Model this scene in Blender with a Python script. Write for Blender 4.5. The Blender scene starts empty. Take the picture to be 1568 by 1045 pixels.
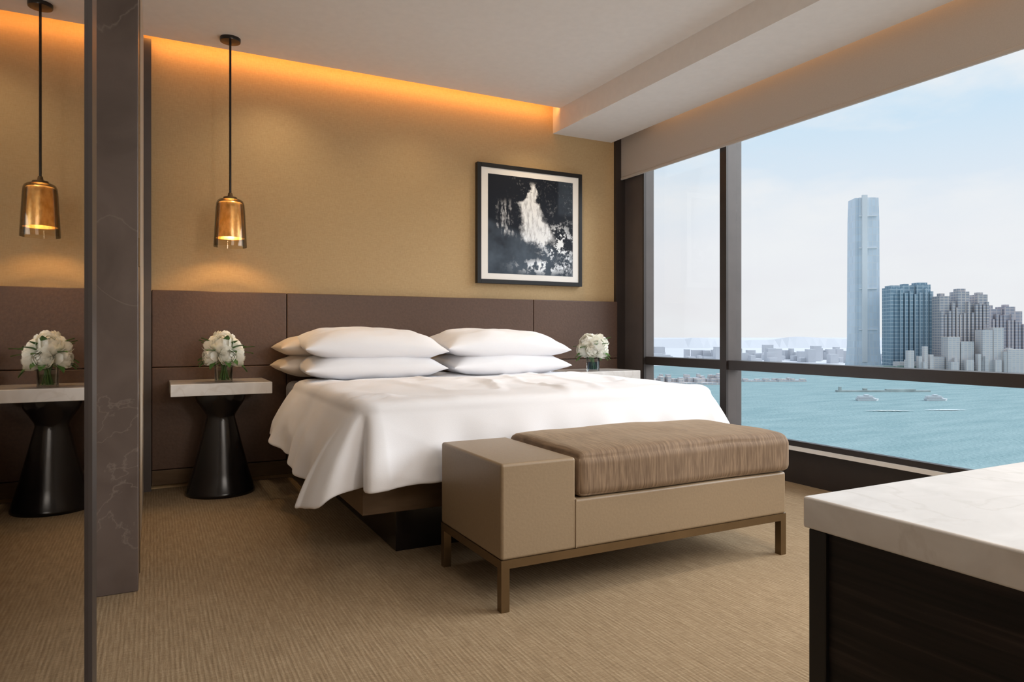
import bpy, bmesh, math, random
from mathutils import Vector, Matrix, noise
random.seed(7)
S = bpy.context.scene
COL = S.collection
A = math.radians(27.45)

# ------------------------------------------------------------------ materials
def new_mat(name):
    m = bpy.data.materials.new(name); m.use_nodes = True
    nt = m.node_tree
    return m, nt, nt.nodes['Principled BSDF']
def N(nt, typ, **kw):
    n = nt.nodes.new(typ)
    for k, v in kw.items():
        if k in n.inputs.keys(): n.inputs[k].default_value = v
        else: setattr(n, k, v)
    return n
def mapped(nt, scale=(1,1,1), rot=(0,0,0)):
    tc = N(nt, 'ShaderNodeTexCoord'); mp = N(nt, 'ShaderNodeMapping')
    mp.inputs['Scale'].default_value = scale; mp.inputs['Rotation'].default_value = rot
    nt.links.new(tc.outputs['Object'], mp.inputs['Vector'])
    return mp.outputs['Vector']
def ramp(nt, fac, stops):
    r = nt.nodes.new('ShaderNodeValToRGB')
    e = r.color_ramp.elements
    while len(e) < len(stops): e.new(0.5)
    for i, (p, c) in enumerate(stops):
        e[i].position = p; e[i].color = (*c, 1)
    nt.links.new(fac, r.inputs['Fac'])
    return r.outputs['Color']
def bump(nt, b, h, strength, dist=0.01):
    n = N(nt, 'ShaderNodeBump'); n.inputs['Strength'].default_value = strength
    n.inputs['Distance'].default_value = dist
    nt.links.new(h, n.inputs['Height']); nt.links.new(n.outputs['Normal'], b.inputs['Normal'])
def simple(name, c, rough=0.5, metal=0.0, var=0.06, scale=8, bmp=0.0, stretch=(1,1,1), sheen=0.0, spec=None, coat=0.0):
    m, nt, b = new_mat(name)
    v = mapped(nt, stretch)
    n = N(nt, 'ShaderNodeTexNoise', Scale=scale, Detail=5.0)
    nt.links.new(v, n.inputs['Vector'])
    lo = tuple(max(0, x*(1-var)) for x in c); hi = tuple(min(1, x*(1+var)) for x in c)
    nt.links.new(ramp(nt, n.outputs['Fac'], [(0.3, lo), (0.7, hi)]), b.inputs['Base Color'])
    b.inputs['Roughness'].default_value = rough; b.inputs['Metallic'].default_value = metal
    if sheen: b.inputs['Sheen Weight'].default_value = sheen
    if coat: b.inputs['Coat Weight'].default_value = coat; b.inputs['Coat Roughness'].default_value = 0.08
    if spec is not None: b.inputs['Specular IOR Level'].default_value = spec
    if bmp: bump(nt, b, n.outputs['Fac'], bmp)
    return m

def carpet_mat():
    m, nt, b = new_mat('carpet_woven')
    v = mapped(nt, (1,1,1))
    w = N(nt, 'ShaderNodeTexWave', Scale=22.0, Distortion=2.0, Detail=2.0); w.inputs['Detail Scale'].default_value = 4.0
    w.bands_direction = 'X'
    nt.links.new(v, w.inputs['Vector'])
    v2 = mapped(nt, (120, 9, 1)); n = N(nt, 'ShaderNodeTexNoise', Scale=1.0, Detail=3.0); nt.links.new(v2, n.inputs['Vector'])
    v3 = mapped(nt, (22, 170, 1)); n2 = N(nt, 'ShaderNodeTexNoise', Scale=1.0, Detail=2.0); nt.links.new(v3, n2.inputs['Vector'])
    ws = N(nt, 'ShaderNodeMath', operation='MULTIPLY'); ws.inputs[1].default_value = 0.22; nt.links.new(w.outputs['Fac'], ws.inputs[0])
    a = N(nt, 'ShaderNodeMath', operation='ADD'); nt.links.new(ws.outputs[0], a.inputs[0]); nt.links.new(n.outputs['Fac'], a.inputs[1])
    n2s = N(nt, 'ShaderNodeMath', operation='MULTIPLY'); n2s.inputs[1].default_value = 0.7; nt.links.new(n2.outputs['Fac'], n2s.inputs[0])
    a2 = N(nt, 'ShaderNodeMath', operation='ADD'); nt.links.new(a.outputs[0], a2.inputs[0]); nt.links.new(n2s.outputs[0], a2.inputs[1])
    d = N(nt, 'ShaderNodeMath', operation='MULTIPLY'); d.inputs[1].default_value = 0.52; nt.links.new(a2.outputs[0], d.inputs[0])
    nt.links.new(ramp(nt, d.outputs[0], [(0.28, (0.215,0.150,0.090)), (0.5, (0.305,0.223,0.137)), (0.70, (0.405,0.31,0.20))]), b.inputs['Base Color'])
    b.inputs['Roughness'].default_value = 0.95; b.inputs['Specular IOR Level'].default_value = 0.1
    bump(nt, b, d.outputs[0], 0.35, 0.008)
    return m
def wallpaper_mat():
    m, nt, b = new_mat('gold_grasscloth')
    v = mapped(nt, (40, 40, 260)); n = N(nt, 'ShaderNodeTexNoise', Scale=1.0, Detail=3.0); nt.links.new(v, n.inputs['Vector'])
    v2 = mapped(nt, (200, 200, 30)); n2 = N(nt, 'ShaderNodeTexNoise', Scale=1.0, Detail=2.0); nt.links.new(v2, n2.inputs['Vector'])
    a = N(nt, 'ShaderNodeMath', operation='ADD'); nt.links.new(n.outputs['Fac'], a.inputs[0]); nt.links.new(n2.outputs['Fac'], a.inputs[1])
    d = N(nt, 'ShaderNodeMath', operation='MULTIPLY'); d.inputs[1].default_value = 0.5; nt.links.new(a.outputs[0], d.inputs[0])
    nt.links.new(ramp(nt, d.outputs[0], [(0.3, (0.465,0.325,0.165)), (0.7, (0.56,0.405,0.22))]), b.inputs['Base Color'])
    b.inputs['Roughness'].default_value = 0.6; b.inputs['Specular IOR Level'].default_value = 0.3
    bump(nt, b, d.outputs[0], 0.25, 0.003)
    return m
def marble_mat(name, c1, c2, vein, rough, scale=2.5, vs=0.7, vw=0.012):
    m, nt, b = new_mat(name)
    v = mapped(nt, (1,1,1))
    n = N(nt, 'ShaderNodeTexNoise', Scale=scale, Detail=8.0, Distortion=1.0); nt.links.new(v, n.inputs['Vector'])
    base = ramp(nt, n.outputs['Fac'], [(0.3, c1), (0.7, c2)])
    n2 = N(nt, 'ShaderNodeTexNoise', Scale=scale*0.6, Detail=7.0, Distortion=1.2); nt.links.new(mapped(nt, (1,1,0.7), (0.4,0.5,0.2)), n2.inputs['Vector'])
    mask = ramp(nt, n2.outputs['Fac'], [(0.5-vw, (0,0,0)), (0.5, (vs,vs,vs)), (0.5+vw, (0,0,0))])
    mx = N(nt, 'ShaderNodeMix', data_type='RGBA')
    nt.links.new(mask, mx.inputs[0]); nt.links.new(base, mx.inputs[6]); mx.inputs[7].default_value = (*vein, 1)
    nt.links.new(mx.outputs[2], b.inputs['Base Color'])
    b.inputs['Roughness'].default_value = rough
    return m
def wood_mat():
    m, nt, b = new_mat('dark_zebra_wood')
    v = mapped(nt, (3, 3, 70)); n = N(nt, 'ShaderNodeTexNoise', Scale=1.0, Detail=5.0, Distortion=0.6); nt.links.new(v, n.inputs['Vector'])
    nt.links.new(ramp(nt, n.outputs['Fac'], [(0.35, (0.006,0.005,0.005)), (0.55, (0.015,0.011,0.010)), (0.75, (0.045,0.031,0.027))]), b.inputs['Base Color'])
    b.inputs['Roughness'].default_value = 0.4; b.inputs['Specular IOR Level'].default_value = 0.3
    return m
def velvet_mat():
    m, nt, b = new_mat('striated_velvet')
    v = mapped(nt, (130, 12, 10)); n = N(nt, 'ShaderNodeTexNoise', Scale=1.0, Detail=4.0, Distortion=0.4); nt.links.new(v, n.inputs['Vector'])
    nt.links.new(ramp(nt, n.outputs['Fac'], [(0.3, (0.125,0.075,0.040)), (0.5, (0.18,0.115,0.067)), (0.72, (0.27,0.18,0.108))]), b.inputs['Base Color'])
    b.inputs['Roughness'].default_value = 0.75
    b.inputs['Sheen Weight'].default_value = 0.3; b.inputs['Sheen Roughness'].default_value = 0.4
    b.inputs['Sheen Tint'].default_value = (0.9, 0.72, 0.5, 1)
    bump(nt, b, n.outputs['Fac'], 0.3, 0.004)
    return m
def pane_mat(name, tint=(0.97,0.985,0.98), gloss=0.06, rough=0.0):
    m = bpy.data.materials.new(name); m.use_nodes = True; nt = m.node_tree
    nt.nodes.clear()
    o = N(nt, 'ShaderNodeOutputMaterial'); t = N(nt, 'ShaderNodeBsdfTransparent'); g = N(nt, 'ShaderNodeBsdfGlossy')
    g.inputs['Roughness'].default_value = rough; t.inputs['Color'].default_value = (*tint, 1)
    fr = N(nt, 'ShaderNodeLayerWeight'); fr.inputs['Blend'].default_value = 0.25
    mu = N(nt, 'ShaderNodeMath', operation='MULTIPLY'); mu.inputs[1].default_value = gloss*6
    nt.links.new(fr.outputs['Fresnel'], mu.inputs[0])
    mx = N(nt, 'ShaderNodeMixShader'); nt.links.new(mu.outputs[0], mx.inputs[0])
    nt.links.new(t.outputs[0], mx.inputs[1]); nt.links.new(g.outputs[0], mx.inputs[2]); nt.links.new(mx.outputs[0], o.inputs[0])
    return m
def emit_mat(name, c, s):
    m, nt, b = new_mat(name)
    b.inputs['Base Color'].default_value = (*c, 1)
    b.inputs['Emission Color'].default_value = (*c, 1); b.inputs['Emission Strength'].default_value = s
    return m
def add_translucent(m, color, fac):
    nt = m.node_tree; b = nt.nodes['Principled BSDF']
    t = N(nt, 'ShaderNodeBsdfTranslucent'); t.inputs['Color'].default_value = (*color,1)
    mx = N(nt, 'ShaderNodeMixShader'); mx.inputs[0].default_value = fac
    nt.links.new(b.outputs[0], mx.inputs[1]); nt.links.new(t.outputs[0], mx.inputs[2])
    nt.links.new(mx.outputs[0], nt.nodes['Material Output'].inputs[0])
    return m
def gold_mat():
    m, nt, b = new_mat('gold_leaf')
    n = N(nt, 'ShaderNodeTexNoise', Scale=38.0, Detail=6.0); nt.links.new(mapped(nt, (1,1,0.5)), n.inputs['Vector'])
    nt.links.new(ramp(nt, n.outputs['Fac'], [(0.35,(0.62,0.44,0.20)),(0.65,(1.0,0.82,0.48))]), b.inputs['Base Color'])
    b.inputs['Metallic'].default_value = 1; b.inputs['Roughness'].default_value = 0.30
    bump(nt, b, n.outputs['Fac'], 0.35, 0.004)
    return add_translucent(m, (1.0,0.74,0.36), 0.10)
def tower_mat(name, wall, glass, sx=0.12, sz=0.28, rough=0.5):
    m, nt, b = new_mat(name)
    tc = N(nt, 'ShaderNodeTexCoord'); sp = N(nt, 'ShaderNodeSeparateXYZ'); nt.links.new(tc.outputs['Object'], sp.inputs[0])
    ad = N(nt, 'ShaderNodeMath', operation='ADD'); nt.links.new(sp.outputs['X'], ad.inputs[0]); nt.links.new(sp.outputs['Y'], ad.inputs[1])
    cb = N(nt, 'ShaderNodeCombineXYZ'); nt.links.new(ad.outputs[0], cb.inputs['X']); nt.links.new(sp.outputs['Z'], cb.inputs['Y'])
    br = N(nt, 'ShaderNodeTexBrick'); nt.links.new(cb.outputs[0], br.inputs['Vector'])
    br.offset = 0.0
    br.inputs['Scale'].default_value = 1.0; br.inputs['Brick Width'].default_value = 1/sx; br.inputs['Row Height'].default_value = 1/sz
    br.inputs['Mortar Size'].default_value = 1.1; br.inputs['Mortar Smooth'].default_value = 0.2
    br.inputs['Color1'].default_value = (*glass, 1); br.inputs['Color2'].default_value = (*[g*1.12 for g in glass], 1); br.inputs['Mortar'].default_value = (*wall, 1)
    nt.links.new(br.outputs['Color'], b.inputs['Base Color'])
    b.inputs['Roughness'].default_value = rough; b.inputs['Specular IOR Level'].default_value = 0.2
    return m

M = {}
M['carpet'] = carpet_mat()
M['wallpaper'] = wallpaper_mat()
M['ceiling'] = simple('ceiling_paint', (0.80,0.775,0.75), 0.9, var=0.02, scale=20)
M['plainwall'] = simple('plain_wall_paint', (0.5,0.43,0.35), 0.9, var=0.03)
M['leather'] = simple('brown_leather', (0.100,0.055,0.036), 0.42, var=0.12, scale=60, bmp=0.08)
M['bronze'] = simple('bronze_metal', (0.20,0.135,0.072), 0.35, metal=0.85, var=0.1)
M['base_bronze'] = simple('bronze_lacquer', (0.13,0.085,0.05), 0.35, metal=0.4, var=0.1, scale=3, stretch=(3,3,20))
M['frame'] = simple('window_frame_dark', (0.030,0.023,0.021), 0.4, var=0.1)
M['frame2'] = simple('window_frame_brown', (0.085,0.070,0.066), 0.45, var=0.1)
M['white'] = simple('white_linen', (0.83,0.83,0.86), 0.85, var=0.01, scale=300, bmp=0.05, sheen=0.1)
M['sheet'] = simple('cream_linen', (0.74,0.66,0.58), 0.85, var=0.02, scale=200)
M['tan'] = simple('taupe_bench_leather', (0.27,0.195,0.120), 0.40, var=0.05, scale=90, bmp=0.05)
M['velvet'] = velvet_mat()
M['stonewhite'] = marble_mat('white_marble', (0.68,0.65,0.62), (0.82,0.80,0.78), (0.58,0.53,0.48), 0.12, 7, 0.35, 0.03)
M['stonebrown'] = marble_mat('brown_marble', (0.088,0.066,0.058), (0.145,0.113,0.100), (0.22,0.18,0.16), 0.3, 3.5, 0.6, 0.006)
M['wood'] = wood_mat()
M['black'] = simple('black_lacquer', (0.010,0.008,0.008), 0.2, var=0.1)
M['blackframe'] = simple('black_frame_wood', (0.008,0.008,0.009), 0.35, var=0.1)
M['mat'] = simple('mat_board', (0.90,0.89,0.87), 0.9, var=0.01)
M['hull'] = simple('white_paint', (0.62,0.64,0.66), 0.9, var=0.01)
M['foam'] = simple('wake_foam', (0.62,0.68,0.68), 0.9, var=0.05)
M['blind'] = simple('roller_blind_fabric', (0.50,0.45,0.40), 0.9, var=0.03, scale=150)
M['petal'] = add_translucent(simple('white_petal', (0.95,0.94,0.87), 0.6, var=0.03, scale=20), (0.95,0.95,0.85), 0.3)
M['leaf'] = simple('green_leaf', (0.07,0.17,0.03), 0.5, var=0.3, scale=30)
M['stem'] = simple('stem_green', (0.10,0.20,0.05), 0.5)
M['gold'] = gold_mat()
M['pane'] = pane_mat('window_glass', gloss=0.010)
M['glass'] = pane_mat('clear_glass', (0.93,0.95,0.94), gloss=0.12, rough=0.02)
M['shade_glass'] = pane_mat('amber_glass', (0.98,0.93,0.84), gloss=0.14, rough=0.02)
M['bulb'] = emit_mat('bulb_glow', (1.0,0.62,0.25), 14)
M['mirror'], _nt, _b = new_mat('bronze_mirror')
_b.inputs['Base Color'].default_value = (0.42,0.38,0.34,1); _b.inputs['Metallic'].default_value = 1; _b.inputs['Roughness'].default_value = 0.01
M['edge'] = simple('glass_edge', (0.22,0.30,0.31), 0.2)

# ------------------------------------------------------------------ builders
def obj_from_bm(name, bm, mat, smooth=False, parent=None):
    me = bpy.data.meshes.new(name); bm.to_mesh(me); bm.free()
    o = bpy.data.objects.new(name, me); COL.objects.link(o)
    if mat: me.materials.append(mat)
    if smooth:
        for p in me.polygons: p.use_smooth = True
    if parent: attach(o, parent)
    return o
def attach(o, p):
    o.parent = p; o.matrix_parent_inverse = Matrix.Translation(-p.location)
def empty(name, loc):
    e = bpy.data.objects.new(name, None); e.empty_display_size = 0.1; e.location = loc; COL.objects.link(e); return e
def box(name, x0,x1,y0,y1,z0,z1, mat, bev=0.0, seg=3, parent=None):
    bm = bmesh.new(); bmesh.ops.create_cube(bm, size=1)
    for v in bm.verts:
        v.co = Vector((x0+(v.co.x+.5)*(x1-x0), y0+(v.co.y+.5)*(y1-y0), z0+(v.co.z+.5)*(z1-z0)))
    o = obj_from_bm(name, bm, mat, parent=parent)
    if bev:
        md = o.modifiers.new('bevel','BEVEL'); md.width = bev; md.segments = seg; md.limit_method = 'ANGLE'
        for p in o.data.polygons: p.use_smooth = True
        wn = o.modifiers.new('wn','WEIGHTED_NORMAL'); wn.keep_sharp = True
    return o
def prism(name, pts, axis, a0, a1, mat, parent=None, bev=0.0):
    bm = bmesh.new()
    r = []
    for a in (a0, a1):
        r.append([bm.verts.new((a, p[0], p[1]) if axis=='X' else (p[0], a, p[1])) for p in pts])
    n = len(pts)
    bm.faces.new(r[0]); bm.faces.new(list(reversed(r[1])))
    for i in range(n): bm.faces.new([r[0][i], r[1][i], r[1][(i+1)%n], r[0][(i+1)%n]])
    bmesh.ops.recalc_face_normals(bm, faces=bm.faces)
    o = obj_from_bm(name, bm, mat, parent=parent)
    if bev:
        md = o.modifiers.new('bevel','BEVEL'); md.width = bev; md.segments = 3; md.limit_method='ANGLE'
        for p in o.data.polygons: p.use_smooth = True
        o.modifiers.new('wn','WEIGHTED_NORMAL')
    return o
def lathe(name, prof, c, mat, seg=64, parent=None, close=True):
    bm = bmesh.new(); rings = []
    for r, z in prof:
        rings.append([bm.verts.new((c[0]+r*math.cos(2*math.pi*i/seg), c[1]+r*math.sin(2*math.pi*i/seg), c[2]+z)) for i in range(seg)])
    for a, b in zip(rings, rings[1:]):
        for i in range(seg): bm.faces.new([a[i], a[(i+1)%seg], b[(i+1)%seg], b[i]])
    if close:
        bm.faces.new(list(reversed(rings[0]))); bm.faces.new(rings[-1])
    bmesh.ops.recalc_face_normals(bm, faces=bm.faces)
    o = obj_from_bm(name, bm, mat, smooth=True, parent=parent)
    md = o.modifiers.new('es','EDGE_SPLIT'); md.split_angle = math.radians(40)
    return o

# ------------------------------------------------------------------ room shell
XW = 3.70
YB = 4.99
ZC = 2.86
box('floor', -1.6, 3.95, -3.0, 5.2, -0.12, 0.0, M['carpet'])
box('wall_back', -1.6, 3.95, YB, YB+0.15, 0, 3.2, M['wallpaper'])
box('wall_front', -1.6, 3.95, -3.15, -3.0, 0, 3.2, M['plainwall'])
box('wall_left', -1.75, -1.6, -3.15, 5.14, 0, 3.2, M['plainwall'])
box('wall_partition', -0.25, -0.055, 3.28, YB, 0, 3.0, M['plainwall'])
box('ceiling', -1.6, 2.98, -3.0, 4.87, ZC, ZC+0.02, M['ceiling'])
box('ceiling_upper', -1.6, 3.95, -3.0, YB, 3.05, 3.12, M['ceiling'])
prism('ceiling_soffit', [(2.98,2.68),(3.58,2.68),(3.58,3.05),(2.98,3.05)], 'Y', -3.0, YB, M['ceiling'])
box('trim_1', 3.605, 3.70, YB-0.035, YB, 0, 3.05, M['frame'])
box('trim_2', -0.055, -0.012, YB-0.075, YB, 0, 2.86, M['frame2'])
box('baseboard_back', -0.01, 3.60, YB-0.045, YB, 0.03, 0.125, M['base_bronze'], 0.003)
col = empty('marble_column', (-0.15, 3.16, 0))
box('shaft', -0.25, -0.052, 3.04, 3.28, 0, 2.86, M['stonebrown'], 0.004, parent=col)
box('edge_channel', -0.055, -0.049, 3.27, 3.30, 0, 2.86, M['bronze'], parent=col)
box('strike_plate', -0.054, -0.046, 3.045, 3.06, 1.26, 1.37, M['bronze'], 0.001, parent=col)

md_ = empty('mirror_door', (-0.08, 0.6, 0))
box('mirror_panel', -0.085, -0.068, 0.30, 0.95, 0.02, 2.80, M['mirror'], parent=md_)
box('stile', -0.090, -0.064, 0.95, 1.02, 0.0, 2.82, M['frame'], parent=md_)
box('glass_edge', -0.082, -0.066, 1.02, 1.045, 0.02, 2.80, M['edge'], parent=md_)

hb = empty('headboard', (1.8, YB-0.03, 0))
hx = [(-0.01, 0.812), (0.816, 2.758), (2.762, 3.60)]
for i,(a,b) in enumerate(hx):
    box('upper_panel_%d'%i, a, b, YB-0.06, YB-0.001, 0.785, 1.277, M['leather'], 0.006, parent=hb)
    box('lower_panel_%d'%i, a, b, YB-0.06, YB-0.001, 0.13, 0.781, M['leather'], 0.006, parent=hb)

# ------------------------------------------------------------------ window wall
win = empty('window_1', (3.76, 1.5, 1.4))
box('side_jamb', 3.70, 3.815, 4.70, YB, 0, 3.05, M['frame2'], 0.002, parent=win)
box('jamb_channel', 3.695, 3.72, 4.685, 4.70, 0.27, 3.05, M['frame'], parent=win)
for i,(y0,y1) in enumerate([(3.74,3.805),(1.05,1.115),(-1.65,-1.585)]):
    box('mullion_face_%d'%i, 3.70, 3.72, y0, y1, 0.25, 3.05, M['frame'], parent=win)
    box('mullion_%d'%i, 3.72, 3.85, y0, y1, 0.25, 3.05, M['frame2'], parent=win)
segs = [(3.805,4.70),(1.115,3.74),(-1.585,1.05),(-3.0,-1.65)]
for i,(y0,y1) in enumerate(segs):
    box('transom_%d'%i, 3.715, 3.83, y0, y1, 0.735, 0.803, M['frame'], 0.002, parent=win)
    box('upper_glass_%d'%i, 3.80, 3.806, y0, y1, 0.803, 2.85, M['pane'], parent=win)
    box('lower_glass_%d'%i, 3.80, 3.806, y0, y1, 0.27, 0.735, M['pane'], parent=win)
    box('lower_bead_%d'%i, 3.78, 3.82, y0, y1, 0.25, 0.285, M['frame'], parent=win)
    box('head_%d'%i, 3.72, 3.95, y0, y1, 2.85, 3.05, M['frame2'], parent=win)
box('sill_rail', 3.76, 3.90, -3.0, 4.70, 0.225, 0.25, M['mat'], parent=win)
box('wall_right', 3.80, 3.95, -3.0, 4.70, 0, 0.224, M['frame'])
bl = empty('roller_blind', (3.66, 1.5, 2.5))
box('fabric', 3.658, 3.664, -2.9, 4.955, 2.37, 2.98, M['blind'], parent=bl)
box('hem_bar', 3.652, 3.670, -2.9, 4.955, 2.35, 2.372, M['blind'], 0.004, parent=bl)
lathe_r = lathe('roller_tube', [(0.001,0),(0.025,0),(0.025,7.8),(0.001,7.8)], (0,0,0), M['blind'], seg=20)
lathe_r.rotation_euler = (math.radians(-90),0,0); lathe_r.location = (3.655,-2.9,2.99)
lathe_r.parent = bl; lathe_r.matrix_parent_inverse = Matrix.Translation(-bl.location)

# ------------------------------------------------------------------ bed
bed = empty('bed', (1.79, 3.9, 0))
box('plinth', 0.985, 2.60, 3.05, 4.90, 0.0, 0.21, M['black'], 0.003, parent=bed)
box('base_frame', 0.80, 2.78, 2.94, 4.92, 0.21, 0.36, M['base_bronze'], 0.004, parent=bed)
box('mattress', 0.80, 2.78, 2.95, 4.92, 0.36, 0.675, M['white'], 0.05, 6, parent=bed)

def interp(pts, x):
    if x <= pts[0][0]: return pts[0][1]
    for (a,b),(c,d) in zip(pts, pts[1:]):
        if x <= c:
            t = (x-a)/(c-a); t = t*t*(3-2*t); return b+(d-b)*t
    return pts[-1][1]
def build_duvet():
    XL, XR, YF, YH = 0.80, 2.78, 2.93, 4.42
    nS, nC, nF = 110, 40, 110
    def path(o):
        r = max(0.02, 0.07+o) if o > -0.05 else 0.02
        xl, xr, yf = XL-o, XR+o, YF-o
        pts = []
        for i in range(nS):
            t = i/nS; pts.append((xl, YH+(yf+r-YH)*t))
        for i in range(nC):
            a = math.pi + (math.pi/2)*i/nC; pts.append((xl+r+r*math.cos(a), yf+r+r*math.sin(a)))
        for i in range(nF):
            t = i/nF; pts.append((xl+r+(xr-xl-2*r)*t, yf))
        for i in range(nC):
            a = 1.5*math.pi+(math.pi/2)*i/nC; pts.append((xr-r+r*math.cos(a), yf+r+r*math.sin(a)))
        for i in range(nS+1):
            t = i/nS; pts.append((xr, yf+r+(YH-yf-r)*t))
        return pts
    K = nS*2+nC*2+nF+1
    bm = bmesh.new(); rings = []
    ND = 26
    def side_info(k):
        if k < nS: return 'S', k/nS, -1
        if k < nS+nC: return 'C', (k-nS)/nC, -1
        if k < nS+nC+nF: return 'F', (k-nS-nC)/nF, 0
        if k < nS+2*nC+nF: return 'C', 1-(k-nS-nC-nF)/nC, 1
        return 'S', 1-(k-nS-2*nC-nF)/nS, 1
    for j in range(ND+1):
        h = 1 - j/ND
        base = path(0.035)
        ring = []
        for k,(x,y) in enumerate(base):
            kind, p, sd = side_info(k)
            if kind == 'S':
                d = Vector((sd, 0)); off = 0.135; hem = interp([(0,0.385),(0.35,0.335),(0.8,0.30),(0.97,0.255),(1.0,0.262)], p)
                flap = math.exp(-((p-0.97)/0.09)**2)*0.070
                wav = 0.020*math.sin(p*15+sd)+0.010*math.sin(p*37+2)
                off += flap
            elif kind == 'C':
                a = p*math.pi/2
                d = Vector((sd*math.cos(a), -math.sin(a)))
                dip = math.exp(-((p-0.55)/0.13)**2)
                off = (0.205*(1-p)+0.115*p) - 0.175*dip
                hem = interp([(0,0.262),(0.2,0.275),(0.45,0.335),(1,0.348)], p)
                wav = 0
            else:
                d = Vector((0,-1)); off = 0.055+0.06*math.exp(-p/0.04)+0.06*math.exp(-(1-p)/0.04); hem = 0.348
                wav = (0.014*math.sin(p*23)+0.008*math.sin(p*51+1))*min(1,p*8,(1-p)*8)
            z = 0.655 + (hem-0.655)*h
            e = off*(h**0.85) + wav*h
            e += 0.016*math.sin(h*math.pi)
            cr = noise.noise(Vector((x*2.0+z*3.0, y*2.0-z*2.0, 9.0)))
            e += (1-abs(cr)*2.2)*0.014*h
            e += noise.noise(Vector((x*3, y*3, z*2.5+5)))*0.014*(0.4+h)
            ring.append(bm.verts.new((x+d.x*e, y+d.y*e, z)))
        rings.append(ring)
    top = [(0.030,0.677),(0.018,0.693),(0.0,0.705),(-0.03,0.715),(-0.07,0.719),(-0.12,0.721)]
    o = -0.15
    while o > -0.985: top.append((o, 0.722)); o -= 0.02
    top.append((-0.989,0.722))
    for off, z in top:
        ring = []
        for (x,y) in path(off):
            w = noise.fractal(Vector((x*1.6, y*2.4, 1.3)), 1.0, 2.0, 3)*0.014
            c2 = noise.noise(Vector((x*1.3+y*1.1, y*2.6-x*0.8, 4.2)))
            w += (0.5-min(1,abs(c2)*5))*0.012
            c3 = noise.noise(Vector((x*3.2-y*0.6, y*1.5, 14.2)))
            w += (0.5-min(1,abs(c3)*5))*0.010
            ring.append(bm.verts.new((x, y, z + w*min(1, max(0.0, 0.3-off*5)))))
        rings.append(ring)
    for a,b in zip(rings, rings[1:]):
        for i in range(K-1): bm.faces.new([a[i], a[i+1], b[i+1], b[i]])
    bmesh.ops.remove_doubles(bm, verts=rings[-1], dist=0.012)
    bmesh.ops.recalc_face_normals(bm, faces=bm.faces)
    o = obj_from_bm('duvet', bm, M['white'], smooth=True, parent=bed)
    s = o.modifiers.new('sol','SOLIDIFY'); s.thickness = 0.018; s.offset = -1
    ss = o.modifiers.new('sub','SUBSURF'); ss.levels = 1; ss.render_levels = 1
    return o
build_duvet()
def pillow(name, c, w, d, h, rot=(0,0,0), mat=None, seed=0):
    n = 44; bm = bmesh.new(); vs = {}
    for s in (1,-1):
        for i in range(n+1):
            for j in range(n+1):
                u = math.sin((-1+2*i/n)*math.pi/2)*0.35+(-1+2*i/n)*0.65; v = math.sin((-1+2*j/n)*math.pi/2)*0.35+(-1+2*j/n)*0.65
                if s == -1 and (i in (0,n) or j in (0,n)): vs[s,i,j] = vs[1,i,j]; continue
                x = u*w/2*(1-0.045*(1-v*v)*abs(u)**3)
                y = v*d/2*(1-0.06*(1-u*u)*abs(v)**3)
                t = max(0,(1-abs(u)**3.2))**0.62 * max(0,(1-abs(v)**2.8))**0.55
                q = noise.fractal(Vector((u*1.7+seed, v*1.7, seed*2.1)), 1, 2, 3)*0.14
                q += 0.12*math.sin((u-v*0.5)*14+seed)*abs(u)**3*abs(v)
                z = s*h/2*t*(1+q) * (1.0 if s>0 else 0.8)
                vs[s,i,j] = bm.verts.new((x,y,z))
    for s in (1,-1):
        for i in range(n):
            for j in range(n):
                f = [vs[s,i,j],vs[s,i+1,j],vs[s,i+1,j+1],vs[s,i,j+1]]
                if s == -1: f.reverse()
                try: bm.faces.new(f)
                except ValueError: pass
    R = Matrix.Translation(c) @ Matrix.Rotation(rot[2],4,'Z') @ Matrix.Rotation(rot[1],4,'Y') @ Matrix.Rotation(rot[0],4,'X')
    bmesh.ops.transform(bm, matrix=R, verts=bm.verts)
    bmesh.ops.recalc_face_normals(bm, faces=bm.faces)
    o = obj_from_bm(name, bm, mat or M['white'], smooth=True, parent=bed)
    ss = o.modifiers.new('sub','SUBSURF'); ss.levels = 1; ss.render_levels = 1
    return o
pillow('pillow_back_lower_l', (1.14,4.68,0.785), 0.90,0.44,0.19, mat=M['sheet'], seed=1)
pillow('pillow_back_upper_l', (1.15,4.69,0.905), 0.90,0.44,0.19, mat=M['sheet'], seed=2)
pillow('pillow_back_lower_r', (2.22,4.68,0.785), 0.90,0.44,0.19, mat=M['sheet'], seed=3)
pillow('pillow_back_upper_r', (2.22,4.69,0.905), 0.90,0.44,0.18, seed=4)
pillow('pillow_front_lower_l', (1.25,4.43,0.785), 0.92,0.52,0.20, (0.05,0,0), seed=5)
pillow('pillow_front_upper_l', (1.26,4.45,0.918), 0.93,0.52,0.23, (0.10,0.025,0), seed=6)
pillow('pillow_front_lower_r', (2.20,4.43,0.785), 0.92,0.52,0.20, (0.05,0,0), seed=7)
pillow('pillow_front_upper_r', (2.19,4.45,0.915), 0.96,0.52,0.23, (0.10,0.02,0), seed=8)

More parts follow.
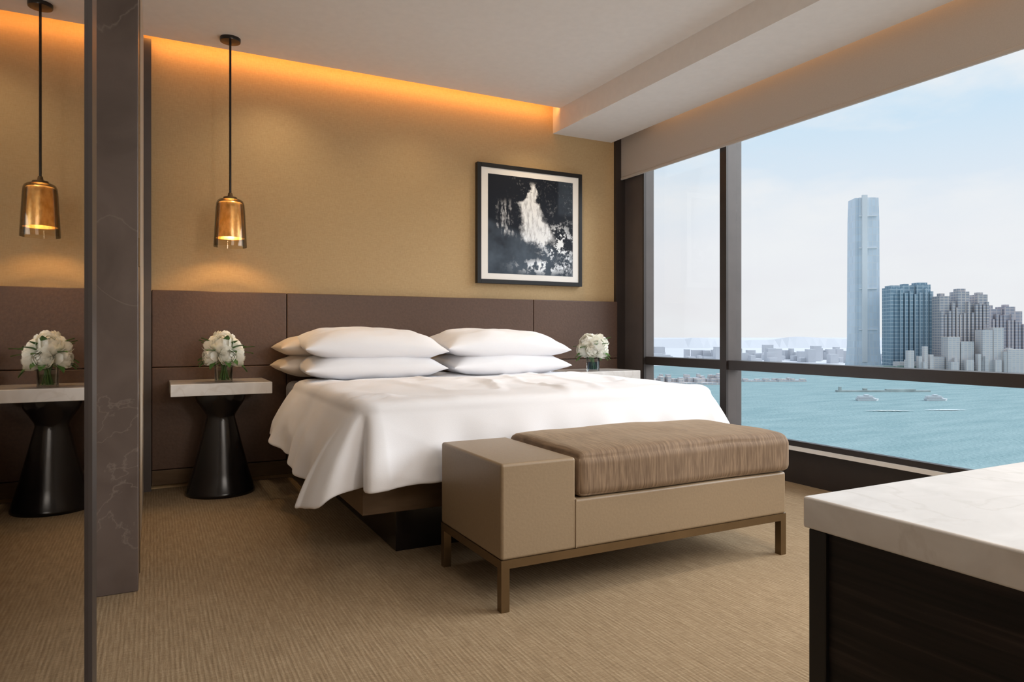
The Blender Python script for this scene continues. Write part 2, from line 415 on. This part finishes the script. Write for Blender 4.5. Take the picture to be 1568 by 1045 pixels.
# ------------------------------------------------------------------ bench
be = empty('upholstered_bench', (1.82, 2.49, 0))
prism('body', [(1.10,0.185),(2.54,0.185),(2.54,0.374),(1.415,0.374),(1.415,0.532),(1.10,0.532)], 'Y', 2.20, 2.78, M['tan'], parent=be, bev=0.012)
box('arm_welt', 1.413, 1.4175, 2.197, 2.202, 0.19, 0.374, M['tan'], 0.001, parent=be)
for nm,(a,b,c,d) in {'rail_front':(1.10,2.54,2.20,2.233),'rail_back':(1.10,2.54,2.747,2.78),'rail_left':(1.10,1.133,2.233,2.747),'rail_right':(2.507,2.54,2.233,2.747)}.items():
    box(nm, a,b,c,d, 0.155,0.1865, M['bronze'], parent=be)
i = 0
for x in (1.10, 2.507):
    for y in (2.20, 2.747):
        box('leg_%d'%i, x, x+0.033, y, y+0.033, 0.0, 0.155, M['bronze'], parent=be); i += 1
def cushion():
    x0,x1,y0,y1,z0,z1 = 1.42,2.555,2.185,2.785,0.376,0.538
    bm = bmesh.new(); bmesh.ops.create_cube(bm, size=2)
    bmesh.ops.subdivide_edges(bm, edges=bm.edges, cuts=27, use_grid_fill=True)
    for v in bm.verts:
        u,w,t = v.co
        ex,ey,ez = (x1-x0)/2,(y1-y0)/2,(z1-z0)/2; r = 0.035
        p = Vector((math.sin(u*math.pi/2)*ex, math.sin(w*math.pi/2)*ey, t*ez))
        q = Vector((max(-ex+r,min(ex-r,p.x)), max(-ey+r,min(ey-r,p.y)), max(-ez+r,min(ez-r,p.z))))
        dd = p-q
        if dd.length > 1e-6: p = q + dd.normalized()*min(r, dd.length)
        bul = (1-u*u)*(1-w*w)
        if t > 0: p.z += 0.030*bul**0.6*t + 0.006*noise.noise(Vector((p.x*5,p.y*5,0)))*t
        p.y += 0.006*math.sin(p.x*9)*abs(w)**4
        v.co = p + Vector(((x0+x1)/2,(y0+y1)/2,(z0+z1)/2))
    return obj_from_bm('seat_cushion', bm, M['velvet'], smooth=True, parent=be)
cushion()

# ------------------------------------------------------------------ nightstands
def nightstand(x0, x1):
    cx = (x0+x1)/2
    e = empty('nightstand', (cx, 4.72, 0))
    box('marble_top', x0, x1, 4.48, 4.925, 0.628, 0.700, M['stonewhite'], 0.004, parent=e)
    lathe('pedestal', [(0.198,0.0),(0.203,0.006),(0.203,0.02),(0.198,0.028),(0.165,0.14),(0.125,0.30),(0.088,0.455),(0.083,0.475),(0.086,0.492),(0.112,0.535),(0.138,0.575),(0.146,0.60),(0.146,0.628)], (cx+0.005,4.70,0), M['black'], parent=e)
nightstand(0.088, 0.654); nightstand(2.93, 3.50)

# ------------------------------------------------------------------ flower vases
def flower_vase(c, R, seed, tint):
    rnd = random.Random(seed)
    e = empty('flower_vase', c)
    lathe('vase', [(0.050,0),(0.052,0.004),(0.054,0.11),(0.0505,0.11),(0.048,0.012),(0.001,0.010)], c, M['glass'], seg=40, parent=e, close=False)
    lathe('water', [(0.0005,0.012),(0.046,0.012),(0.047,0.07),(0.0005,0.07)], c, tint, seg=32, parent=e, close=False)
    bm = bmesh.new()
    for i in range(16):
        a = rnd.random()*6.28; r0 = rnd.random()*0.035; r1 = rnd.random()*0.04
        p0 = Vector(c)+Vector((math.cos(a)*r0, math.sin(a)*r0, 0.014)); p1 = Vector(c)+Vector((math.cos(a+2)*r1, math.sin(a+2)*r1, 0.17))
        d = (p1-p0); M4 = Matrix.Translation((p0+p1)/2) @ d.to_track_quat('Z','Y').to_matrix().to_4x4()
        bmesh.ops.create_cone(bm, segments=6, radius1=0.003, radius2=0.003, depth=d.length, matrix=M4)
    obj_from_bm('stems', bm, M['stem'], parent=e)
    bm = bmesh.new()
    def bloom(o, axis, RB):
        q = Vector(axis).to_track_quat('Z','Y')
        bmesh.ops.create_icosphere(bm, subdivisions=2, radius=RB*0.62, matrix=Matrix.Translation(o))
        for rk,top,n in [(0.66,0.20,4),(0.76,0.50,5),(0.88,0.80,5),(1.0,1.10,6)]:
            ph = rnd.random()*6.28
            for i in range(n):
                az0 = ph+i*6.283/n+rnd.uniform(-.15,.15); wid = 4.0/n*rnd.uniform(.9,1.1); tp = top+rnd.uniform(-.12,.15)
                nu,nv=7,8; g=[]
                for a in range(nu+1):
                    t=a/nu; row=[]
                    pol = 2.6+(tp-2.6)*t
                    for b_ in range(nv+1):
                        s=-1+2*b_/nv
                        ww = wid*(math.sin(math.pi*(0.12+0.76*t))**0.5)
                        pp = pol + 0.16*s*s*t + 0.03*math.sin(s*5+i)*t
                        az = az0+s*ww
                        rad = RB*rk*(1+0.10*t**3*(0.4+rk)+0.02*math.sin(s*7+ph)*t) + s*s*0.001
                        p = Vector((math.sin(pp)*math.cos(az), math.sin(pp)*math.sin(az), math.cos(pp)))*rad
                        row.append(bm.verts.new(Vector(o)+q@p))
                    g.append(row)
                for a in range(nu):
                    for b_ in range(nv): bm.faces.new([g[a][b_],g[a][b_+1],g[a+1][b_+1],g[a+1][b_]])
    base = Vector(c)+Vector((0,0,0.170))
    blooms = [((0,0,1),0.052)]
    for k in range(4): blooms.append(((math.cos(k*1.571+seed)*0.9, math.sin(k*1.571+seed)*0.9, 0.70),0.058))
    for k in range(5): blooms.append(((math.cos(k*1.257+.6+seed), math.sin(k*1.257+.6+seed), -0.14),0.057))
    for d,RB in blooms:
        d = Vector(d).normalized(); o = base + Vector((d.x*R*0.66, d.y*R*0.66, d.z*R*0.74))
        o += Vector((rnd.uniform(-.01,.01),rnd.uniform(-.01,.01),rnd.uniform(-.012,.012)))
        bloom(o, (d+Vector((rnd.uniform(-.25,.25),rnd.uniform(-.25,.25),0.2))).normalized(), RB*rnd.uniform(.85,1.12))
    obj_from_bm('blooms', bm, M['petal'], smooth=True, parent=e)
    bm = bmesh.new()
    for k in range(24):
        a = rnd.random()*6.28; el = rnd.choice([rnd.uniform(-0.6,-0.1), rnd.uniform(0.1,0.8)])
        d = Vector((math.cos(a)*math.cos(el), math.sin(a)*math.cos(el), math.sin(el)))
        o = base + d*R*0.66; L = R*rnd.uniform(0.50,0.78)
        q = d.to_track_quat('Y','Z'); g=[]
        for i in range(6):
            t=i/5; w=0.019*math.sin(math.pi*(0.05+0.93*t))
            g.append([bm.verts.new(o+q@Vector((s*w, L*t, 0.006*abs(s)-0.02*t*t))) for s in (-1,0,1)])
        for i in range(5):
            for j in range(2): bm.faces.new([g[i][j],g[i][j+1],g[i+1][j+1],g[i+1][j]])
    obj_from_bm('leaves', bm, M['leaf'], smooth=True, parent=e)
water_g = pane_mat('vase_water', (0.75,0.80,0.66), gloss=0.03)
water_b = pane_mat('vase_water_blue', (0.45,0.62,0.80), gloss=0.05)
flower_vase((0.385,4.60,0.700), 0.128, 3, water_g)
flower_vase((3.12,4.60,0.700), 0.125, 11, water_b)

# ------------------------------------------------------------------ pendant lamp
pe = empty('pendant_lamp', (0.43, 4.68, 2.2))
pc = (0.43, 4.68, 0)
lathe('ceiling_canopy', [(0.0005,2.835),(0.06,2.838),(0.062,2.845),(0.062,2.86),(0.0005,2.86)], pc, M['black'], seg=40, parent=pe, close=False)
lathe('rod', [(0.007,1.86),(0.007,2.84)], pc, M['black'], seg=12, parent=pe)
lathe('socket', [(0.0005,1.885),(0.012,1.885),(0.016,1.865),(0.040,1.858),(0.042,1.845),(0.0005,1.843)], pc, M['bronze'], seg=32, parent=pe, close=False)
lathe('glass_shade', [(0.042,1.846),(0.064,1.843),(0.076,1.834),(0.083,1.818),(0.086,1.79),(0.093,1.66),(0.098,1.56),(0.0985,1.545),(0.0955,1.545),(0.095,1.56),(0.090,1.66),(0.083,1.79),(0.079,1.816)], pc, M['shade_glass'], parent=pe, close=False)
lathe('gold_cylinder', [(0.045,1.828),(0.062,1.826),(0.072,1.815),(0.077,1.79),(0.086,1.60),(0.084,1.60),(0.075,1.79),(0.069,1.812)], pc, M['gold'], parent=pe, close=False)
lathe('bulb', [(0.0005,1.70),(0.016,1.705),(0.023,1.722),(0.021,1.74),(0.014,1.76),(0.014,1.81),(0.0005,1.81)], pc, M['bulb'], seg=24, parent=pe, close=False)

# ------------------------------------------------------------------ framed photograph
ar = empty('framed_waterfall_photograph', (2.753, YB-0.02, 1.875))
fx0,fx1,fz0,fz1 = 2.263,3.243,1.398,2.355; fw = 0.034
yf0,yf1 = YB-0.045, YB-0.001
box('frame_left', fx0, fx0+fw, yf0, yf1, fz0, fz1, M['blackframe'], 0.002, parent=ar)
box('frame_right', fx1-fw, fx1, yf0, yf1, fz0, fz1, M['blackframe'], 0.002, parent=ar)
box('frame_top', fx0+fw, fx1-fw, yf0, yf1, fz1-fw, fz1, M['blackframe'], 0.002, parent=ar)
box('frame_bottom', fx0+fw, fx1-fw, yf0, yf1, fz0, fz0+fw, M['blackframe'], 0.002, parent=ar)
box('mat_board', fx0+fw, fx1-fw, YB-0.038, YB-0.015, fz0+fw, fz1-fw, M['mat'], parent=ar)
def art():
    x0,x1,z0,z1 = 2.357,3.152,1.480,2.273; n = 300
    me = bpy.data.meshes.new('print'); vs=[]; fs=[]; cs=[]
    def sm(a,b,x):
        t=max(0,min(1,(x-a)/(b-a))); return t*t*(3-2*t)
    for j in range(n+1):
        for i in range(n+1):
            u=i/n; v=j/n; vs.append((x0+(x1-x0)*u, YB-0.0388, z0+(z1-z0)*v))
            f1 = noise.fractal(Vector((u*9,v*9,3)),0.6,2,6)
            f2 = noise.fractal(Vector((u*34,v*10,7)),0.6,2,5)
            f3 = noise.fractal(Vector((u*34,v*34,1)),0.5,2,4)
            f4 = noise.fractal(Vector((u*4,v*4,11)),0.7,2,4)
            g = 0.0
            if v>0.5: g += 0.12*sm(0.25,0.7,f3)*sm(-0.2,0.5,f1)*sm(0.15,0.4,u)
            c = interp([(0.30,0.60),(0.45,0.56),(0.62,0.50),(0.74,0.46),(0.84,0.52),(0.95,0.50)], v)
            w = interp([(0.30,0.22),(0.42,0.19),(0.60,0.14),(0.72,0.11),(0.80,0.06),(0.95,0.045)], v)
            m = sm(1.15, 0.55, abs(u-c+0.045*f1)/w)
            m *= sm(0.30,0.38,v+0.05*f1)*sm(0.97,0.90,v)
            g += m*(0.85+0.40*f2)
            c2 = 0.27+0.10*math.sin(v*6+1)
            m2 = sm(1.0,0.3,abs(u-c2+0.06*f1)/0.09)*sm(0.36,0.42,v)*sm(0.78,0.66,v)
            g += m2*max(0,0.12+0.7*f2)
            w2 = math.exp(-((u-0.82)/0.17)**2-((v-0.34)/0.16)**2)
            g += 1.6*w2*sm(0.05,0.45,f1+0.5*f3)
            w3 = math.exp(-((u-0.62)/0.22)**2-((v-0.09)/0.06)**2); g += 1.3*w3*sm(-0.05,0.35,f1)
            w5 = math.exp(-((u-0.93)/0.10)**2-((v-0.12)/0.10)**2); g += 0.6*w5*sm(0.0,0.4,f3)
            win_refl = 0.085*sm(0.58,0.48,v+0.30*u)*(0.8+0.5*f4) + 0.05*sm(0.80,0.84,u)*sm(0.62,0.68,v)*(0.8+0.4*f4)  # bluish window reflection painted into the print colours
            g=min(0.95,g)
            cs.append((0.010+g*0.93+win_refl*0.70,0.014+g*0.98+win_refl*0.95,0.024+min(.97,g*1.04)+win_refl*1.25,1))
    for j in range(n):
        for i in range(n):
            a=j*(n+1)+i; fs.append((a,a+1,a+n+2,a+n+1))
    me.from_pydata(vs,[],fs); ca = me.color_attributes.new('Col','FLOAT_COLOR','POINT')
    for k,c in enumerate(cs): ca.data[k].color = c
    m,nt,b = new_mat('waterfall_print'); at = N(nt,'ShaderNodeVertexColor'); at.layer_name='Col'
    nt.links.new(at.outputs['Color'], b.inputs['Base Color']); b.inputs['Roughness'].default_value=0.5; b.inputs['Specular IOR Level'].default_value=0.2
    me.materials.append(m); o = bpy.data.objects.new('print', me); COL.objects.link(o); attach(o, ar)
art()

# ------------------------------------------------------------------ desk
dk = empty('marble_top_desk', (1.4, 0.0, 0))
box('marble_top', 0.886, 2.0, -1.1, 0.736, 0.702, 0.750, M['stonewhite'], 0.004, parent=dk)
box('cabinet', 0.900, 1.986, -1.086, 0.722, 0.06, 0.702, M['wood'], 0.002, parent=dk)
box('corner_post', 0.892, 0.93, 0.70, 0.730, 0.0, 0.701, M['blackframe'], 0.002, parent=dk)
box('toe_kick', 0.94, 1.95, -1.05, 0.68, 0.0, 0.06, M['blackframe'], parent=dk)

# ------------------------------------------------------------------ outside: harbour and skyline (real scale, metres)
SEA = -100.0
FX, FY = math.sin(A), math.cos(A)
def sea_mat():
    m,nt,b = new_mat('harbour_water')
    v = mapped(nt,(0.012,0.05,1),(0,0,A)); n=N(nt,'ShaderNodeTexNoise',Scale=1.0,Detail=7.0); nt.links.new(v,n.inputs['Vector'])
    b.inputs['Roughness'].default_value=0.6; b.inputs['Specular IOR Level'].default_value=0.1
    nt.links.new(ramp(nt,n.outputs['Fac'],[(0.3,(0.195,0.305,0.315)),(0.7,(0.27,0.380,0.385))]), b.inputs['Base Color'])
    n2=N(nt,'ShaderNodeTexNoise',Scale=0.25,Detail=4.0); nt.links.new(mapped(nt),n2.inputs['Vector'])
    bump(nt,b,n2.outputs['Fac'],0.6,2.0)
    return m
def dw(d, s, z=SEA):
    return (d*FX+s*FY, d*FY-s*FX, z)
bm = bmesh.new()
bm.faces.new([bm.verts.new(dw(*p)) for p in [(150,-700),(150,2500),(2150,2500),(2150,-1500)]]); obj_from_bm('harbour_water', bm, sea_mat())
T_icc = tower_mat('hazy_glass_tower', (0.66,0.70,0.74), (0.58,0.65,0.72), 0.10, 0.05)  # tower and far-land colours are paled to paint in distance haze
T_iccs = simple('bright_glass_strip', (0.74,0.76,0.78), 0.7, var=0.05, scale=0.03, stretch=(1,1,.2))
T_blue = tower_mat('blue_glass_tower', (0.44,0.52,0.57), (0.20,0.29,0.36), 0.07, 0.10)
T_cream = tower_mat('cream_tower', (0.60,0.54,0.51), (0.31,0.32,0.36), 0.09, 0.14)
T_pink = tower_mat('pink_tower', (0.54,0.47,0.47), (0.32,0.32,0.37), 0.08, 0.12)
T_pale = tower_mat('pale_block', (0.64,0.59,0.56), (0.46,0.47,0.50), 0.10, 0.2)
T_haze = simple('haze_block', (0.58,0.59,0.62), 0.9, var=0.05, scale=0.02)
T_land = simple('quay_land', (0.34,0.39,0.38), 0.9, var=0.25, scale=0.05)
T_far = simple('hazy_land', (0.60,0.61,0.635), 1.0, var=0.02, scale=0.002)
city = empty('city_skyline', (1800,1100,SEA))
def blocks(name, c, lst, mat, rot=-A, parent=None):
    bm = bmesh.new()
    for dx,dy,w,d,z0,h in lst:
        Mx = Matrix.Translation((dx,dy,z0+h/2)) @ Matrix.Diagonal((w,d,h,1))
        bmesh.ops.create_cube(bm, size=1, matrix=Mx)
    o = obj_from_bm(name, bm, mat); o.location=(c[0],c[1],SEA); o.rotation_euler=(0,0,rot)
    if parent: attach(o, parent)
    return o
bm = bmesh.new()
bm.faces.new([bm.verts.new(dw(*p)) for p in [(2150,-1500),(2150,2500),(16000,16000),(16000,-9000)]])
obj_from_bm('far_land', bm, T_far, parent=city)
bm = bmesh.new()
vs=[]
for i in range(161):
    s=-2600+8500*i/160
    hh=50+40*abs(noise.fractal(Vector((i*0.05,5,2)),0.9,2,5))
    vs.append((bm.verts.new(dw(4800,s,SEA)), bm.verts.new(dw(4900,s,SEA+hh))))
for a,b in zip(vs,vs[1:]): bm.faces.new([a[0],b[0],b[1],a[1]])
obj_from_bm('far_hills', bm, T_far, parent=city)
def supertall():
    bm = bmesh.new()
    secs=[(0,78),(30,72),(70,68),(420,66),(484,63)]
    rings=[]
    for z,w in secs:
        h=w/2; ch=9
        rings.append([bm.verts.new((x,y,z)) for x,y in [(-h+ch,-h),(h-ch,-h),(h-ch,-h+4),(h,-h+4),(h,h-ch),(h-ch,h-ch),(h-ch,h),(-h+ch,h),(-h+ch,h-ch),(-h,h-ch),(-h,-h+4),(-h+ch,-h+4)]])
    for a,b in zip(rings,rings[1:]):
        for i in range(12): bm.faces.new([a[i],a[(i+1)%12],b[(i+1)%12],b[i]])
    bm.faces.new(rings[-1]); 
    bmesh.ops.recalc_face_normals(bm,faces=bm.faces)
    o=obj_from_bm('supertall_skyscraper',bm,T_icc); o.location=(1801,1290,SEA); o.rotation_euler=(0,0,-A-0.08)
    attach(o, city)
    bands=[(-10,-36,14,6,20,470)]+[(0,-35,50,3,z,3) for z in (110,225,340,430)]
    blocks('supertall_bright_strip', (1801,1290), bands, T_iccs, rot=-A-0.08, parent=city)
supertall()
def fins(x0,x1,n,y,h0,h1,rr):
    return [(x0+(x1-x0)*i/(n-1), y-rr.uniform(0,5), (x1-x0)/n*0.7, 8, 0, rr.uniform(h0,h1)) for i in range(n)]
rr = random.Random(2)
blocks('glass_apartment_towers', (1839,1186), [(-38,0,36,40,0,226),(-2,6,34,40,0,232),(36,0,38,40,0,234),(-38,0,26,30,226,6),(-2,6,14,20,232,5),(36,0,26,30,234,6),(0,-6,116,50,0,14)]+fins(-54,54,9,-18,205,224,rr), T_blue, parent=city)
blocks('cream_apartment_towers', (1915,1090), [(-48,0,26,34,0,200),(-48,0,12,14,200,8),(-22,6,22,34,0,188),(2,0,30,36,0,212),(2,0,20,20,212,8),(30,6,22,34,0,182),(52,-2,26,34,0,204),(52,-2,14,14,204,6),(0,-6,130,60,0,24)]+fins(-58,62,13,-18,150,185,rr), T_cream, parent=city)
blocks('pink_apartment_towers', (2012,1042), [(-40,0,26,34,0,176),(-10,5,26,34,0,166),(18,0,28,36,0,172),(18,0,12,12,172,6),(44,5,22,34,0,160)]+fins(-48,52,11,-16,120,155,rr), T_pink, parent=city)
blocks('pale_waterfront_blocks', (1890,1010), [(-70,30,30,30,0,92),(-35,30,34,30,0,80),(10,20,26,30,0,110),(38,20,26,30,0,116),(-110,40,44,30,0,40),(-160,60,70,30,0,26),(80,10,50,30,0,60)]+[(rr.uniform(-200,110),rr.uniform(0,20),rr.uniform(8,20),12,0,rr.uniform(20,70)) for i in range(22)], T_pale, parent=city)
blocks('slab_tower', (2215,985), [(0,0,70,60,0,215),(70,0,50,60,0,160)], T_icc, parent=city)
blocks('quay', (1880,1085), [(0,0,900,60,0,7),(-250,30,300,60,0,14)], T_land, parent=city)
blocks('quay_trees', (1880,1085), [(rr.uniform(-330,250), -25+rr.uniform(-5,5), rr.uniform(10,26), 10, 6, rr.uniform(4,11)) for i in range(40)], simple('trees_far',(0.24,0.32,0.28),0.9), parent=city)
rnd = random.Random(5)
L=[]
for i in range(360): L.append((rnd.uniform(-1500,1500), rnd.uniform(-160,400), rnd.uniform(10,40), 30, 0, rnd.choice([12,16,22,28,36,44])*rnd.uniform(.7,1.3)))
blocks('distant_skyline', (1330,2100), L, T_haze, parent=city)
L=[(rnd.uniform(-80,90), rnd.uniform(-10,40), rnd.uniform(5,11), 14, 0, rnd.uniform(6,20)) for i in range(55)]+[(0,10,190,60,0,4)]
blocks('shore_buildings', (927,1064), L, T_pale, parent=city)
L=[(rnd.uniform(-60,60), rnd.uniform(-8,8), rnd.uniform(5,12), 10, 0, rnd.uniform(4,8)) for i in range(18)]+[(0,0,130,20,0,3)]
blocks('breakwater', (1156,1033), L, T_pale, parent=city)
blocks('pier', (1114,760), [(0,0,160,8,0,3),(-30,2,6,6,3,3),(30,0,50,7,3,2),(-74,0,4,4,3,6)], T_land, parent=city)
def ship(c, k):
    hull=[(-17,-4),(12,-4),(17,0),(12,4),(-17,4)]
    bm=bmesh.new()
    a=[bm.verts.new((x*.93,y*.85,0)) for x,y in hull]; b=[bm.verts.new((x,y,3)) for x,y in hull]
    for i in range(5): bm.faces.new([a[i],a[(i+1)%5],b[(i+1)%5],b[i]])
    bm.faces.new(b)
    for dx,w,z0,h in [(-3,26,3.6,1.4),(-4,22,5.6,1.2),(-2,6,7.4,1.6),(-3,20,3,4.2)]:
        bmesh.ops.create_cube(bm,size=1,matrix=Matrix.Translation((dx,0,z0+h/2))@Matrix.Diagonal((w,6 if w!=20 else 4,h,1)))
    bmesh.ops.recalc_face_normals(bm,faces=bm.faces)
    o=obj_from_bm('ferry',bm,M['hull']); o.location=(c[0],c[1],SEA); o.rotation_euler=(0,0,-A)
ship((951,673),0); ship((1043,626),1)
def wake(c, Ln):
    bm=bmesh.new(); n=24; up=[];dn=[]
    for i in range(n+1):
        t=i/n; w=4.5*math.sin(math.pi*min(1,.08+.9*t))*(0.5+0.9*rnd.random())
        up.append(bm.verts.new((-Ln/2+Ln*t,w,0.8))); dn.append(bm.verts.new((-Ln/2+Ln*t,-w,0.8)))
    for i in range(n): bm.faces.new([dn[i],dn[i+1],up[i+1],up[i]])
    o=obj_from_bm('boat_wake',bm,M['foam']); o.location=(c[0],c[1],SEA); o.rotation_euler=(0,0,-A)
wake((848,569),64); wake((922,541),54)

# ------------------------------------------------------------------ world sky
w = bpy.data.worlds.new('sky'); S.world = w; w.use_nodes = True; nt = w.node_tree
bg = nt.nodes['Background']
tc = N(nt,'ShaderNodeTexCoord'); sp = N(nt,'ShaderNodeSeparateXYZ'); nt.links.new(tc.outputs['Generated'], sp.inputs[0])
sky = ramp(nt, sp.outputs['Z'], [(0.0,(0.80,0.775,0.80)),(0.12,(0.80,0.80,0.85)),(0.34,(0.50,0.70,0.88)),(0.7,(0.26,0.48,0.85))])
mp = N(nt,'ShaderNodeMapping'); mp.inputs['Scale'].default_value=(1.6,1.6,4.5); nt.links.new(tc.outputs['Generated'],mp.inputs['Vector'])
cn = N(nt,'ShaderNodeTexNoise',Scale=1.7,Detail=7.0); cn.inputs['Roughness'].default_value=0.55; nt.links.new(mp.outputs[0],cn.inputs['Vector'])
cf = ramp(nt, cn.outputs['Fac'], [(0.40,(0,0,0)),(0.58,(0.95,0.95,0.95))])
mx = N(nt,'ShaderNodeMix',data_type='RGBA'); nt.links.new(cf,mx.inputs[0]); nt.links.new(sky,mx.inputs[6]); mx.inputs[7].default_value=(0.83,0.83,0.86,1)
nt.links.new(mx.outputs[2], bg.inputs['Color']); bg.inputs['Strength'].default_value=1.1

# ------------------------------------------------------------------ lights
def light(name, typ, loc, energy, color, **kw):
    l = bpy.data.lights.new(name, typ); l.energy = energy; l.color = color
    tgt = kw.pop('target', None)
    for k,v in kw.items(): setattr(l,k,v)
    o = bpy.data.objects.new(name, l); o.location = loc; COL.objects.link(o)
    if tgt is not None: o.rotation_euler = (Vector(tgt)-Vector(loc)).to_track_quat('-Z','Y').to_euler()
    return o
light('sun', 'SUN', (8,-2,6), 4.6, (0.98,0.98,1.0), angle=math.radians(50), target=(8-1.0,-2+0.45,6-0.68))
light('cove_light', 'AREA', (1.45,4.862,2.90), 7.5, (1.0,0.40,0.09), shape='RECTANGLE', size=3.0, size_y=0.03, target=(1.45,4.99,2.80))
light('blind_cove_light', 'AREA', (3.62,1.5,2.90), 6, (1.0,0.55,0.25), shape='RECTANGLE', size=0.03, size_y=6.0)
light('pendant_bulb', 'POINT', (0.43,4.68,1.655), 7, (1.0,0.62,0.28), shadow_soft_size=0.015)
for (x,y,e) in [(0.72,4.60,16),(1.7,4.50,12),(2.75,4.50,26)]:
    light('wall_washer','SPOT',(x,y,2.83),e,(1.0,0.76,0.48),spot_size=math.radians(115),spot_blend=1.0,shadow_soft_size=0.04,target=(x,y+0.12,0))
for (x,y,e) in [(2.2,3.2,12),(2.3,1.7,50),(0.75,3.6,10),(2.4,0.4,36)]:
    light('fill_spot','SPOT',(x,y,2.84),e,(1.0,0.87,0.72),spot_size=math.radians(100),spot_blend=0.9,shadow_soft_size=0.08,target=(x,y,0))  # added spots that fill the interior from above; no fixtures modelled
light('ceiling_fill','AREA',(1.6,-0.8,2.8),58,(1.0,0.92,0.84),shape='RECTANGLE',size=1.8,size_y=1.8,target=(1.6,-0.5,0))  # unseen soft fill added overhead to brighten the room
light('rear_fill_point','POINT',(2.1,-1.9,1.75),85,(1.0,0.93,0.86),shadow_soft_size=0.25)  # added point fill behind the camera to lift the ceiling; no lamp stands here

# ------------------------------------------------------------------ camera
cam = bpy.data.cameras.new('camera'); co = bpy.data.objects.new('camera', cam); COL.objects.link(co)
co.location = (0,0,1.0); co.rotation_euler = (math.radians(90),0,-A)
cam.sensor_width = 36; cam.lens = 36*1057/1568; cam.shift_y = -(522.7-511)/1568
cam.clip_start = 0.02; cam.clip_end = 30000
S.camera = co
S.view_settings.view_transform = 'Standard'; S.view_settings.look = 'None'
